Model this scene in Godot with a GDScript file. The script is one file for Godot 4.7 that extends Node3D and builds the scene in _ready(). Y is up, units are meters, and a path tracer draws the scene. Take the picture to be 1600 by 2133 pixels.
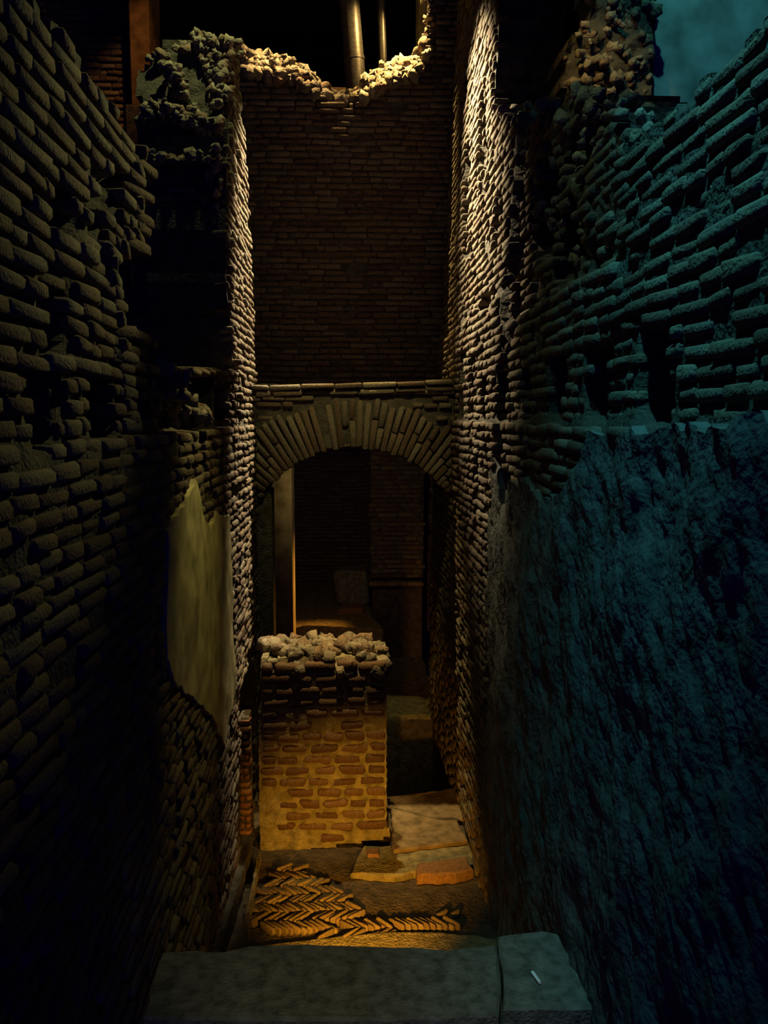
extends Node3D
# An excavated brick corridor under a dark hall: two long walls with joist sockets, an arch between them, a low wall on the floor, a stone ledge in front.
# x to the right, y up (corridor floor = 0, eye = 3 m), D = distance ahead of the eye (z = -D).

const EYE := Vector3(0, 3, 0)
const XL := -0.735          # face of the left wall
const XR := 0.896           # face of the right wall
var rng := RandomNumberGenerator.new()
var nz := FastNoiseLite.new()
var view := Basis()
var bricks := {}            # templates by "length tone variant"
var stones := []
var M := {}
const LENS := [0.07, 0.10, 0.13, 0.16, 0.20, 0.24, 0.28]
const TONES := [Color(0.135, 0.112, 0.078), Color(0.115, 0.085, 0.060), Color(0.160, 0.134, 0.098), Color(0.100, 0.071, 0.048), Color(0.125, 0.104, 0.077), Color(0.140, 0.103, 0.070)]
const ROCKS := [Color(0.20, 0.175, 0.13), Color(0.16, 0.135, 0.10), Color(0.25, 0.21, 0.15), Color(0.18, 0.125, 0.085)]


func _ready() -> void:
	rng.seed = 7
	nz.seed = 11
	nz.noise_type = FastNoiseLite.TYPE_SIMPLEX_SMOOTH
	nz.frequency = 1.0
	nz.fractal_octaves = 3
	camera_and_light()
	materials()
	templates()
	hall()
	right_wall()
	left_wall()
	left_pier()
	wall_back()
	arch()
	ground()
	low_wall()
	foreground()
	beyond_arch()
	upper_things()


# ---------------------------------------------------------------- camera, sky, lamps
func camera_and_light() -> void:
	var cam := Camera3D.new()
	cam.name = "camera"
	cam.position = EYE
	cam.rotation = Vector3(deg_to_rad(-6.28), deg_to_rad(-2.53), 0)
	view = Basis.from_euler(cam.rotation)
	cam.fov = rad_to_deg(2.0 * atan(2133.0 / 2.0 / 1800.0))
	cam.near = 0.05
	cam.far = 100.0
	add_child(cam)
	var we := WorldEnvironment.new()
	we.name = "world_environment"
	var e := Environment.new()
	e.background_mode = Environment.BG_COLOR
	e.background_color = Color(0.07, 0.03, 0.42)
	e.background_energy_multiplier = 1.1
	e.tonemap_mode = Environment.TONE_MAPPER_LINEAR
	e.tonemap_exposure = 1.0
	e.sdfgi_enabled = true
	e.ssao_enabled = true
	e.ssil_enabled = true
	we.environment = e
	add_child(we)
	# lamps out of view, each placed for the part it lights: [position, target, colour, energy, half angle, edge softness, size, label]
	spot(Vector3(-0.45, 7.1, -7.7), Vector3(0.96, 4.9, -6.5), Color(1.0, 0.92, 0.75), 210.0, 19, 1.0, "unseen ceiling lamp over the corridor, placed to light the right wall")
	spot(Vector3(0.55, 7.1, -7.7), Vector3(-0.77, 4.0, -6.75), Color(1.0, 0.92, 0.75), 150.0, 15, 0.9, "unseen ceiling lamp over the corridor, placed to light the left pier")
	spot(Vector3(-0.45, 7.9, -8.5), Vector3(-0.52, 6.25, -8.38), Color(1.0, 0.84, 0.55), 40.0, 18, 1.0, "unseen ceiling lamp placed to light the left half of the broken back wall")
	spot(Vector3(0.42, 7.9, -8.5), Vector3(0.52, 6.25, -8.38), Color(1.0, 0.84, 0.52), 90.0, 17, 1.0, "unseen ceiling lamp placed to light the right half of the broken back wall")
	spot(Vector3(0.92, 7.45, -9.0), Vector3(0.12, 6.8, -9.5), Color(1.0, 0.85, 0.55), 3.0, 24, 1.0, "unseen ceiling lamp placed to light the slanting pipe")
	spot(Vector3(-1.2, 7.6, -6.7), Vector3(-1.78, 6.1, -8.0), Color(1.0, 0.70, 0.36), 3.6, 14, 1.0, "unseen ceiling lamp placed to light the plastered pilaster")
	spot(Vector3(0.05, 6.4, -4.0), Vector3(0.08, 3.05, -6.9), Color(1.0, 0.93, 0.60), 11.0, 13, 1.0, "unseen ceiling lamp placed to light the brick arch")
	spot(Vector3(0.75, 5.3, -4.6), Vector3(-0.735, 3.75, -2.85), Color(1.0, 0.98, 0.66), 4.8, 17, 1.0, "unseen ceiling lamp placed to light the near left wall")
	spot(Vector3(-0.6, 7.4, -5.88), Vector3(-1.02, 5.3, -6.3), Color(0.95, 0.98, 0.66), 7.0, 19, 1.0, "unseen ceiling lamp placed to light the top of the left pier")
	spot(Vector3(0.35, 6.2, -3.3), Vector3(1.29, 4.85, -4.6), Color(1.0, 0.80, 0.40), 4.5, 8.5, 1.0, "unseen ceiling lamp placed to light the rubble pier")
	spot(Vector3(0.0, 6.0, 0.8), Vector3(0.1, 0.9, -3.1), Color(1.0, 1.0, 0.80), 6.5, 9, 1.0, "unseen ceiling lamp placed to light the stone ledge")
	spot(Vector3(0.05, 0.50, -3.50), Vector3(0.10, 0.04, -5.4), Color(1.0, 0.70, 0.20), 7.5, 29, 1.0, "unseen floor lamp behind the stone ledge, placed to light the floor and low wall", Vector3(0.05, -0.02, -3.44))
	spot(Vector3(0.0, 7.3, -5.15), Vector3(-0.12, 1.45, -5.95), Color(1.0, 0.86, 0.55), 40.0, 6.5, 1.0, "unseen ceiling lamp placed to light the top of the low wall")
	spot(Vector3(-0.1, 2.775, -7.45), Vector3(0.15, 1.8, -10.2), Color(1.0, 0.84, 0.62), 0.7, 42, 1.0, "small unseen lamp behind the arch, placed to light the far pier and jamb", Vector3(-0.1, 2.82, -7.40))
	spot(Vector3(0.39, 1.75, -11.5), Vector3(-0.55, 0.95, -9.1), Color(1.0, 0.66, 0.24), 20.0, 20, 1.0, "unseen wall lamp behind the far pier, placed to light the jamb edge and platform", Vector3(0.45, 1.75, -10.98))
	spot(Vector3(0.6, 5.6, -5.2), Vector3(-0.735, 2.5, -4.3), Color(1.0, 0.92, 0.52), 4.2, 13, 1.0, "unseen ceiling lamp placed to light the yellow plaster patch")
	spot(Vector3(0.2, 6.3, -1.75), Vector3(1.30, 3.85, -2.35), Color(0.33, 0.78, 0.86), 18.0, 26, 1.0, "unseen cool blue green lamp placed to light the near right wall")
	spot(Vector3(0.0, 7.2, -7.55), Vector3(0.08, 3.27, -6.86), Color(1.0, 0.88, 0.58), 60.0, 11, 1.0, "unseen ceiling lamp placed to light the top course of the arch")
	spot(Vector3(0.6, 5.4, -4.95), Vector3(-0.735, 3.15, -4.3), Color(1.0, 0.95, 0.66), 4.5, 10, 1.0, "unseen ceiling lamp placed to light the torn gap of the left wall")
	spot(Vector3(0.1, 6.3, -3.2), Vector3(0.95, 3.8, -3.8), Color(0.66, 0.86, 0.66), 2.0, 19, 1.0, "dim unseen ceiling lamp placed to light the crumbled top of the right wall")
	spot(Vector3(0.9, 7.0, -3.0), Vector3(2.0, 5.0, -4.8), Color(0.34, 0.80, 0.80), 5.0, 22, 1.0, "unseen cool blue green lamp placed to light the smooth modern wall")


# ---------------------------------------------------------------- helpers: naming
func tag(o: Node, label: String, category: String, kind := "", group := "") -> Node:
	o.set_meta("label", label)
	o.set_meta("category", category)
	if kind != "":
		o.set_meta("kind", kind)
	if group != "":
		o.set_meta("group", group)
	return o


func thing(called: String, label: String, category: String, at := Vector3.ZERO, kind := "", group := "") -> Node3D:
	var o := Node3D.new()
	o.name = called
	o.position = at
	add_child(o, true)
	tag(o, label, category, kind, group)
	return o


func part(called: String, mesh: Mesh, mat: Material, parent: Node, at := Transform3D(), label := "") -> MeshInstance3D:
	var o := MeshInstance3D.new()
	o.name = called
	o.mesh = mesh
	o.material_override = mat
	o.transform = at
	parent.add_child(o, true)
	if label != "":
		o.set_meta("label", label)
	return o


# ---------------------------------------------------------------- helpers: materials
func noise_tex(freq: float, ramp: Array, seed_no: int, octaves := 4, kind := FastNoiseLite.TYPE_SIMPLEX_SMOOTH, side := 512) -> NoiseTexture2D:
	var t := NoiseTexture2D.new()
	t.width = side
	t.height = side
	t.seamless = true
	var n := FastNoiseLite.new()
	n.noise_type = kind
	n.seed = seed_no
	n.frequency = freq
	n.fractal_octaves = octaves
	t.noise = n
	if ramp.size() > 0:
		var g := Gradient.new()
		g.offsets = PackedFloat32Array()
		g.colors = PackedColorArray()
		for r in ramp:
			g.add_point(r[0], r[1])
		t.color_ramp = g
	return t


func mat(called: String, color: Color, tex: Texture2D, bump: Texture2D, bump_cm: float, scale: float, rough := 0.95) -> StandardMaterial3D:
	var m := StandardMaterial3D.new()
	m.resource_name = called
	m.albedo_color = color
	m.albedo_texture = tex
	m.roughness = rough
	m.metallic_specular = 0.25
	if bump:
		m.heightmap_enabled = true
		m.heightmap_texture = bump
		m.heightmap_scale = bump_cm
	m.uv1_triplanar = true
	m.uv1_world_triplanar = true
	m.uv1_scale = Vector3.ONE * scale
	return m


func lin(c: Color) -> Color:
	return c.linear_to_srgb()


func materials() -> void:
	var grain := noise_tex(0.02, [[0.0, Color(0.72, 0.70, 0.68)], [0.5, Color(0.90, 0.88, 0.85)], [1.0, Color(1, 1, 1)]], 3)
	var blotch := noise_tex(0.008, [[0.0, Color(0.60, 0.60, 0.58)], [0.45, Color(0.82, 0.82, 0.80)], [1.0, Color(1, 1, 1)]], 5, 5)
	var rough := noise_tex(0.03, [], 9, 5)
	M.brick = mat("fired_brick", Color.WHITE, grain, rough, 0.5, 4.0)
	M.brick.vertex_color_use_as_albedo = true
	M.stone = mat("rubble_stone", Color.WHITE, grain, rough, 0.9, 3.0)
	M.stone.vertex_color_use_as_albedo = true
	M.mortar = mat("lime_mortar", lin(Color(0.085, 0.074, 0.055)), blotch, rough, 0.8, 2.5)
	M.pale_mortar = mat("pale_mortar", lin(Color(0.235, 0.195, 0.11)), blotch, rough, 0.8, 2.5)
	M.earth = mat("packed_earth", lin(Color(0.09, 0.068, 0.048)), blotch, rough, 1.0, 2.0)
	M.plaster = mat("yellow_plaster", lin(Color(0.48, 0.42, 0.21)), blotch, rough, 0.15, 1.0)
	M.old_plaster = mat("grey_plaster", lin(Color(0.13, 0.13, 0.115)), blotch, rough, 0.6, 1.6)
	M.slab = mat("grey_stone", lin(Color(0.18, 0.18, 0.15)), blotch, rough, 0.5, 3.0)
	M.terracotta = mat("terracotta", lin(Color(0.22, 0.125, 0.065)), grain, rough, 0.3, 3.0)
	M.sandstone = mat("tan_floor_slab", lin(Color(0.20, 0.14, 0.08)), blotch, rough, 0.3, 2.0)
	M.concrete = mat("smooth_concrete", lin(Color(0.40, 0.40, 0.38)), blotch, rough, 0.1, 0.7)
	M.dark = mat("dark_hall_paint", lin(Color(0.06, 0.06, 0.065)), null, null, 0, 1.0)
	M.beam = mat("dark_steel_beam", lin(Color(0.05, 0.05, 0.055)), grain, null, 0, 1.0, 0.6)
	M.steel = mat("galvanised_steel", lin(Color(0.24, 0.21, 0.16)), grain, null, 0, 2.0, 0.40)
	M.steel.metallic = 0.5
	M.brown_plaster = mat("brown_plaster", lin(Color(0.12, 0.072, 0.034)), blotch, rough, 0.3, 1.5)
	M.paper = mat("white_paper", lin(Color(0.75, 0.76, 0.74)), null, null, 0, 1.0)
	M.fitting = mat("black_lamp_paint", lin(Color(0.03, 0.03, 0.03)), null, null, 0, 1.0, 0.5)


# ---------------------------------------------------------------- helpers: meshes
func tri(st: SurfaceTool, a: Vector3, b: Vector3, c: Vector3, out: Vector3) -> void:
	if (a - c).cross(a - b).dot(out) < 0.0:
		st.add_vertex(a); st.add_vertex(c); st.add_vertex(b)
	else:
		st.add_vertex(a); st.add_vertex(b); st.add_vertex(c)


func quad(st: SurfaceTool, a: Vector3, b: Vector3, c: Vector3, d: Vector3, out: Vector3) -> void:
	tri(st, a, b, c, out)
	tri(st, a, c, d, out)


func begin() -> SurfaceTool:
	var st := SurfaceTool.new()
	st.begin(Mesh.PRIMITIVE_TRIANGLES)
	return st


func done(st: SurfaceTool) -> ArrayMesh:
	st.generate_normals()
	st.index()
	return st.commit()


func worn_box(size: Vector3, bevel: float, wear: float, r: RandomNumberGenerator, color := Color.WHITE, st: SurfaceTool = null, at := Transform3D()) -> Variant:
	# a block whose edges and corners are worn off: 44 triangles
	var own := st == null
	if own:
		st = begin()
	st.set_color(color)
	var v := {}
	var h := size / 2.0
	for c in 8:
		var s := Vector3(1 if c & 1 else -1, 1 if c & 2 else -1, 1 if c & 4 else -1)
		var shift := Vector3(r.randf_range(-1, 1), r.randf_range(-1, 1), r.randf_range(-1, 1)) * wear
		var bv: float = bevel * r.randf_range(0.6, 1.5)
		for a in 3:
			var p := Vector3()
			for k in 3:
				p[k] = s[k] * (h[k] if k == a else maxf(h[k] - bv, h[k] * 0.3))
			p += shift * (0.35 if a == 2 else 1.0) + Vector3(r.randf_range(-1, 1), r.randf_range(-1, 1), r.randf_range(-1, 1)) * wear * 0.4
			v[c * 3 + a] = at * p
	var mid: Vector3 = at.origin
	for a in 3:
		var b := (a + 1) % 3
		var c := (a + 2) % 3
		for sa in 2:
			var k := []
			for sb in 2:
				for sc in 2:
					k.append((sa << a) | (sb << b) | (sc << c))
			quad(st, v[k[0] * 3 + a], v[k[1] * 3 + a], v[k[3] * 3 + a], v[k[2] * 3 + a], v[k[0] * 3 + a] + v[k[3] * 3 + a] - 2.0 * mid)
		for sa in 2:
			for sb in 2:
				var lo: int = (sa << a) | (sb << b)
				var hi: int = lo | (1 << c)
				quad(st, v[lo * 3 + a], v[hi * 3 + a], v[hi * 3 + b], v[lo * 3 + b], v[lo * 3 + a] + v[hi * 3 + b] - 2.0 * mid)
	for c in 8:
		tri(st, v[c * 3], v[c * 3 + 1], v[c * 3 + 2], v[c * 3] - mid)
	return done(st) if own else null


func rock(seed_no: int, color: Color) -> ArrayMesh:
	# a lump of rubble about one unit across: a cube of 2 x 2 faces pushed to a rough ball, 48 triangles
	var r := RandomNumberGenerator.new()
	r.seed = seed_no
	var v := {}
	for x in [-1, 0, 1]:
		for y in [-1, 0, 1]:
			for z in [-1, 0, 1]:
				var p := Vector3(x, y, z)
				if p == Vector3.ZERO:
					continue
				v[Vector3i(x, y, z)] = (p * 0.55 + p.normalized() * 0.45) * 0.42 * r.randf_range(0.62, 1.2)
	var st := begin()
	st.set_color(color)
	for a in 3:
		for s in [-1, 1]:
			for i in [-1, 0]:
				for j in [-1, 0]:
					var q := []
					for o in [[0, 0], [1, 0], [1, 1], [0, 1]]:
						var k := Vector3i()
						k[a] = s
						k[(a + 1) % 3] = i + o[0]
						k[(a + 2) % 3] = j + o[1]
						q.append(v[k])
					quad(st, q[0], q[1], q[2], q[3], q[0] + q[1] + q[2] + q[3])
	return done(st)


func templates() -> void:
	var r := RandomNumberGenerator.new()
	r.seed = 21
	for li in LENS.size():
		for t in TONES.size():
			for k in 2:
				bricks[[li, t, k]] = worn_box(Vector3(LENS[li], 0.043, 0.10), 0.009, 0.0032, r, TONES[t])
	for t in ROCKS.size():
		for k in 4:
			stones.append(rock(100 + t * 10 + k, ROCKS[t]))


func cyl(r0: float, r1: float, a: Vector3, b: Vector3, st: SurfaceTool, n := 20, caps := true) -> void:
	var d := (b - a).normalized()
	var x := d.cross(Vector3.UP if absf(d.y) < 0.9 else Vector3.RIGHT).normalized()
	var y := d.cross(x)
	for i in n:
		var p := TAU * i / n
		var q := TAU * (i + 1) / n
		var u := x * cos(p) + y * sin(p)
		var w := x * cos(q) + y * sin(q)
		st.set_smooth_group(1)
		quad(st, a + u * r0, a + w * r0, b + w * r1, b + u * r1, u + w)
		if caps:
			st.set_smooth_group(2)
			tri(st, a, a + u * r0, a + w * r0, -d)
			tri(st, b, b + u * r1, b + w * r1, d)


func box_mesh(lo: Vector3, hi: Vector3, bevel := 0.008, wear := 0.0) -> ArrayMesh:
	var r := RandomNumberGenerator.new()
	r.seed = int(lo.x * 977 + lo.y * 131 + lo.z * 37) + 5
	var st := begin()
	st.set_smooth_group(-1)
	worn_box(hi - lo, bevel, wear, r, Color.WHITE, st, Transform3D(Basis(), (lo + hi) / 2.0))
	return done(st)


func prism(poly: PackedVector2Array, y0: float, y1: float, wear := 0.006) -> ArrayMesh:
	# a slab with the outline poly (x, D), its upper edge chamfered
	var pts := PackedVector2Array()
	for i in poly.size():
		var a := poly[i]
		var b := poly[(i + 1) % poly.size()]
		var n := maxi(1, int((b - a).length() / 0.06))
		for k in n:
			var p := a.lerp(b, float(k) / n)
			pts.append(p + Vector2(nz.get_noise_2d(p.x * 9, p.y * 9), nz.get_noise_2d(p.x * 9 + 50, p.y * 9)) * wear)
	var mid := Vector2()
	for p in pts:
		mid += p / pts.size()
	var st := begin()
	st.set_smooth_group(-1)
	var up := []
	var rim := []
	var low := []
	for p in pts:
		var q := p + (mid - p).normalized() * 0.012
		up.append(Vector3(q.x, y1 + nz.get_noise_2d(q.x * 6, q.y * 6) * wear * 0.6, -q.y))
		rim.append(Vector3(p.x, y1 - 0.010, -p.y))
		low.append(Vector3(p.x, y0, -p.y))
	var ids := Geometry2D.triangulate_polygon(pts)
	for i in range(0, ids.size(), 3):
		tri(st, up[ids[i]], up[ids[i + 1]], up[ids[i + 2]], Vector3.UP)
		tri(st, low[ids[i]], low[ids[i + 1]], low[ids[i + 2]], Vector3.DOWN)
	for i in pts.size():
		var j := (i + 1) % pts.size()
		var e := pts[j] - pts[i]
		var out := Vector3(e.y, 0, e.x)
		var m := (pts[i] + pts[j]) / 2.0 + Vector2(out.x, -out.z).normalized() * 0.002
		if Geometry2D.is_point_in_polygon(m, pts):
			out = -out
		quad(st, rim[i], rim[j], up[j], up[i], out + Vector3.UP * 0.05)
		quad(st, low[i], low[j], rim[j], rim[i], out)
	return done(st)


func proj(p: Vector3) -> Vector3:
	# pixel and depth of a point: tells which pieces show largest
	var c := view.transposed() * (p - EYE)
	if c.z > -0.2:
		return Vector3(-9999, -9999, -1)
	return Vector3(800 + 1800 * c.x / -c.z, 1066.5 - 1800 * c.y / -c.z, -c.z)


class Face:
	# a wall face: a point, the way along it, up it and out of it
	var o: Vector3
	var u: Vector3
	var v: Vector3
	var n: Vector3
	func _init(origin: Vector3, along: Vector3, up: Vector3, out: Vector3) -> void:
		o = origin; u = along; v = up; n = out
	func at(a: float, b: float, d: float) -> Vector3:
		return o + u * a + v * b + n * d


func ragged(p: PackedVector2Array, amp: float) -> PackedVector2Array:
	# the outline p with finely broken edges
	var out := PackedVector2Array()
	for i in p.size():
		var a := p[i]
		var b := p[(i + 1) % p.size()]
		var n := maxi(1, int((b - a).length() / 0.04))
		for k in n:
			var q := a.lerp(b, float(k) / n)
			out.append(q + Vector2(nz.get_noise_2d(q.x * 7, q.y * 7), nz.get_noise_2d(q.x * 7 + 40, q.y * 7)) * amp)
	return out


func near_edge(p: PackedVector2Array, q: Vector2, most: float) -> Vector2:
	var best := q
	var d := most
	for i in p.size():
		var c := Geometry2D.get_closest_point_to_segment(q, p[i], p[(i + 1) % p.size()])
		if c.distance_to(q) < d:
			d = c.distance_to(q)
			best = c
	return best


func core(f: Face, u0: float, u1: float, v0: float, v1: float, cell: float, inside: Callable, depth: Callable, thick: float, fray := 0.35, snap := PackedVector2Array()) -> ArrayMesh:
	# the body of a wall: a relief face over the cells that lie inside, a flat back and closed edges
	var nu := int(ceil((u1 - u0) / cell))
	var nv := int(ceil((v1 - v0) / cell))
	var on := PackedByteArray()
	on.resize(nu * nv)
	for j in nv:
		for i in nu:
			on[j * nu + i] = 1 if inside.call(u0 + (i + 0.5) * cell, v0 + (j + 0.5) * cell) else 0
	var fr := PackedVector3Array()
	var bk := PackedVector3Array()
	for j in nv + 1:
		for i in nu + 1:
			var a := u0 + i * cell + cell * fray * nz.get_noise_2d(i * 3.1, j * 2.7)
			var b := v0 + j * cell + cell * fray * nz.get_noise_2d(i * 2.3 + 77, j * 3.3)
			if snap.size():
				var i0 := maxi(i - 1, 0)
				var i1 := mini(i, nu - 1)
				var j0 := maxi(j - 1, 0)
				var j1 := mini(j, nv - 1)
				var full := on[j0 * nu + i0] + on[j0 * nu + i1] + on[j1 * nu + i0] + on[j1 * nu + i1]
				if full > 0 and full < 4:
					var e := near_edge(snap, Vector2(a, b), cell * 1.2)
					a = e.x
					b = e.y
			fr.append(f.at(a, b, depth.call(a, b)))
			bk.append(f.at(a, b, -thick))
	var st := begin()
	var flip := f.u.cross(f.v).dot(f.n) < 0.0
	var w := nu + 1
	for j in nv:
		for i in nu:
			if not on[j * nu + i]:
				continue
			var k := j * w + i
			st.set_smooth_group(0)
			if flip:
				st.add_vertex(fr[k]); st.add_vertex(fr[k + 1]); st.add_vertex(fr[k + w + 1])
				st.add_vertex(fr[k]); st.add_vertex(fr[k + w + 1]); st.add_vertex(fr[k + w])
			else:
				st.add_vertex(fr[k]); st.add_vertex(fr[k + w + 1]); st.add_vertex(fr[k + 1])
				st.add_vertex(fr[k]); st.add_vertex(fr[k + w]); st.add_vertex(fr[k + w + 1])
			st.set_smooth_group(1)
			quad(st, bk[k], bk[k + 1], bk[k + w + 1], bk[k + w], -f.n)
			st.set_smooth_group(-1)
			if i == 0 or not on[j * nu + i - 1]:
				quad(st, fr[k], fr[k + w], bk[k + w], bk[k], -f.u)
			if i == nu - 1 or not on[j * nu + i + 1]:
				quad(st, fr[k + 1], fr[k + w + 1], bk[k + w + 1], bk[k + 1], f.u)
			if j == 0 or not on[(j - 1) * nu + i]:
				quad(st, fr[k], fr[k + 1], bk[k + 1], bk[k], -f.v)
			if j == nv - 1 or not on[(j + 1) * nu + i]:
				quad(st, fr[k + w], fr[k + w + 1], bk[k + w + 1], bk[k + w], f.v)
	return done(st)


# pieces of one wall are gathered as [template, transform], then laid: those that show largest one by one, the rest joined
func courses(list: Array, f: Face, u0: float, u1: float, v0: float, v1: float, step: float, lmin: float, lmax: float, ok: Callable, rel: Callable, hs := 1.0, wild := 1.0) -> void:
	var row := 0
	var v := v0 + step * 0.5
	while v < v1:
		var u := u0 - rng.randf() * lmax
		while u < u1:
			var l := rng.randf_range(lmin, lmax)
			if rng.randf() < 0.12:
				l *= 0.6
			var uc := u + l / 2.0
			u += l + rng.randf_range(0.004, 0.011)
			var vc := v + 0.012 * nz.get_noise_2d(uc * 1.3, v * 1.7) * wild
			if not (ok.call(uc, vc) and ok.call(uc - l * 0.45, vc) and ok.call(uc + l * 0.45, vc) and ok.call(uc - l * 0.22, vc) and ok.call(uc + l * 0.22, vc)):
				l *= 0.45
				if ok.call(uc - l * 0.6, vc) and ok.call(uc - l * 1.05, vc):
					uc -= l * 0.55
				elif ok.call(uc + l * 0.6, vc) and ok.call(uc + l * 1.05, vc):
					uc += l * 0.55
				else:
					continue
			if rng.randf() < 0.015 * wild:
				continue
			var li := 0
			while li < LENS.size() - 1 and LENS[li + 1] <= l + 0.012:
				li += 1
			var key := [li, rng.randi() % TONES.size(), rng.randi() % 2]
			var d: float = rel.call(uc, vc) - 0.05 + rng.randf_range(-0.005, 0.006) * wild
			if rng.randf() < 0.06:
				d -= rng.randf_range(0.005, 0.02) * wild
			var b := Basis(f.u, f.v, f.n)
			if b.determinant() < 0.0:
				b = Basis(-f.u, f.v, f.n)
			b = b * Basis.from_euler(Vector3(rng.randf_range(-1, 1) * 0.05, rng.randf_range(-1, 1) * 0.025, rng.randf_range(-1, 1) * 0.013) * wild)
			b = b * Basis.from_scale(Vector3(l / LENS[li], hs * rng.randf_range(0.88, 1.08), 1.0))
			list.append([bricks[key], Transform3D(b, f.at(uc, vc, d)), l * step])
		v += step
		row += 1


func lay(list: Array, parent: Node, called: String, material: Material, most := 300) -> void:
	var seen := []
	for k in list.size():
		var it = list[k]
		var q := proj(it[1].origin)
		var s := 0.0
		if q.z > 0 and q.x > -40 and q.x < 1640 and q.y > -40 and q.y < 2173:
			s = it[2] / (q.z * q.z) * absf((it[1].origin - EYE).normalized().dot(it[1].basis.z.normalized()))
		seen.append([s, k])
	seen.sort_custom(func(a, b): return a[0] > b[0] if a[0] != b[0] else a[1] < b[1])
	var st := begin()
	var rest := 0
	for n in seen.size():
		var it = list[seen[n][1]]
		if n < most and seen[n][0] > 0.0:
			part(called if n == 0 else called + "_%03d" % n, it[0], material, parent, it[1])
		else:
			st.append_from(it[0], 0, it[1])
			rest += 1
	if rest:
		var o := part("small_" + called + "work", st.commit(), material, parent)
		o.set_meta("kind", "stuff")


func pile(list: Array, at: Vector3, spread: Vector3, count: int, s0: float, s1: float) -> void:
	for k in count:
		var s := rng.randf_range(s0, s1) * 0.8
		var b := Basis.from_euler(Vector3(rng.randf() * TAU, rng.randf() * TAU, rng.randf() * TAU)) * Basis.from_scale(Vector3(s, s * rng.randf_range(0.6, 1.0), s * rng.randf_range(0.7, 1.1)))
		var p := at + Vector3(rng.randf_range(-1, 1), rng.randf_range(-1, 1), rng.randf_range(-1, 1)) * spread
		list.append([stones[rng.randi() % stones.size()], Transform3D(b, p), s * s])


func stones_lay(list: Array, parent: Node, most := 300) -> void:
	# stones have no facing: rank them by size over distance
	lay(list, parent, "stone", M.stone, most)


func line(pts: Array, x: float) -> float:
	if x <= pts[0][0]:
		return pts[0][1]
	for i in range(1, pts.size()):
		if x <= pts[i][0]:
			return lerpf(pts[i - 1][1], pts[i][1], (x - pts[i - 1][0]) / (pts[i][0] - pts[i - 1][0]))
	return pts[-1][1]


func poly(a: Array) -> PackedVector2Array:
	var p := PackedVector2Array()
	for q in a:
		p.append(Vector2(q[0], q[1]))
	return p


func in_boxes(list: Array, u: float, v: float, grow := 0.0) -> bool:
	for b in list:
		if u > b[0] - grow and u < b[1] + grow and v > b[2] - grow and v < b[3] + grow:
			return true
	return false


func in_ovals(list: Array, u: float, v: float) -> float:
	# how deep inside the nearest hollow (1 in its middle, 0 outside)
	var m := 0.0
	for b in list:
		var x: float = (u - b[0]) / b[2]
		var y: float = (v - b[1]) / b[3]
		m = maxf(m, 1.0 - (x * x + y * y) * (1.0 + 0.5 * nz.get_noise_2d(u * 9, v * 9)))
	return m


func wobble(u: float, v: float) -> float:
	return 0.014 * nz.get_noise_2d(u * 0.9, v * 0.9) + 0.006 * nz.get_noise_2d(u * 4, v * 4 + 30)


func lean(v: float) -> float:
	return 0.04 * maxf(0.0, v - 3.3)


# ---------------------------------------------------------------- lamps out of view
func spot(at: Vector3, to: Vector3, color: Color, energy: float, angle: float, soft: float, label: String, hold := Vector3(0, -1, 0)) -> void:
	var o := thing("unseen_spotlight", label, "lamp", at)
	var d := (to - at).normalized()
	var st := begin()
	cyl(0.035, 0.05, -d * 0.14, Vector3.ZERO, st)
	var shell := part("lamp_housing", done(st), M.get("fitting", fitting()), o)
	st = begin()
	cyl(0.042, 0.042, d * 0.001, d * 0.006, st)
	var glow := StandardMaterial3D.new()
	glow.resource_name = "lamp_glow"
	glow.albedo_color = color
	glow.emission_enabled = true
	glow.emission = color
	glow.emission_energy_multiplier = 1.0
	part("lamp_lens", done(st), glow, shell)
	st = begin()
	var foot := Vector3(at.x - d.x * 0.10, 8.2, at.z - d.z * 0.10) if hold == Vector3(0, -1, 0) else hold
	cyl(0.012, 0.012, -d * 0.10, foot - at, st, 8)
	part("lamp_bracket", done(st), M.get("fitting", fitting()), o)
	var l := SpotLight3D.new()
	l.name = "lamp"
	l.light_color = color
	l.light_energy = energy
	l.spot_angle = angle
	l.spot_angle_attenuation = soft
	l.spot_attenuation = 2.0
	l.spot_range = 30.0
	l.light_size = 0.04
	l.shadow_enabled = true
	o.add_child(l)
	l.position = d * 0.03
	l.basis = Basis.looking_at(d, Vector3.UP if absf(d.y) < 0.95 else Vector3.RIGHT)


func fitting() -> StandardMaterial3D:
	M.fitting = StandardMaterial3D.new()
	M.fitting.albedo_color = Color(0.15, 0.15, 0.15)
	return M.fitting


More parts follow.
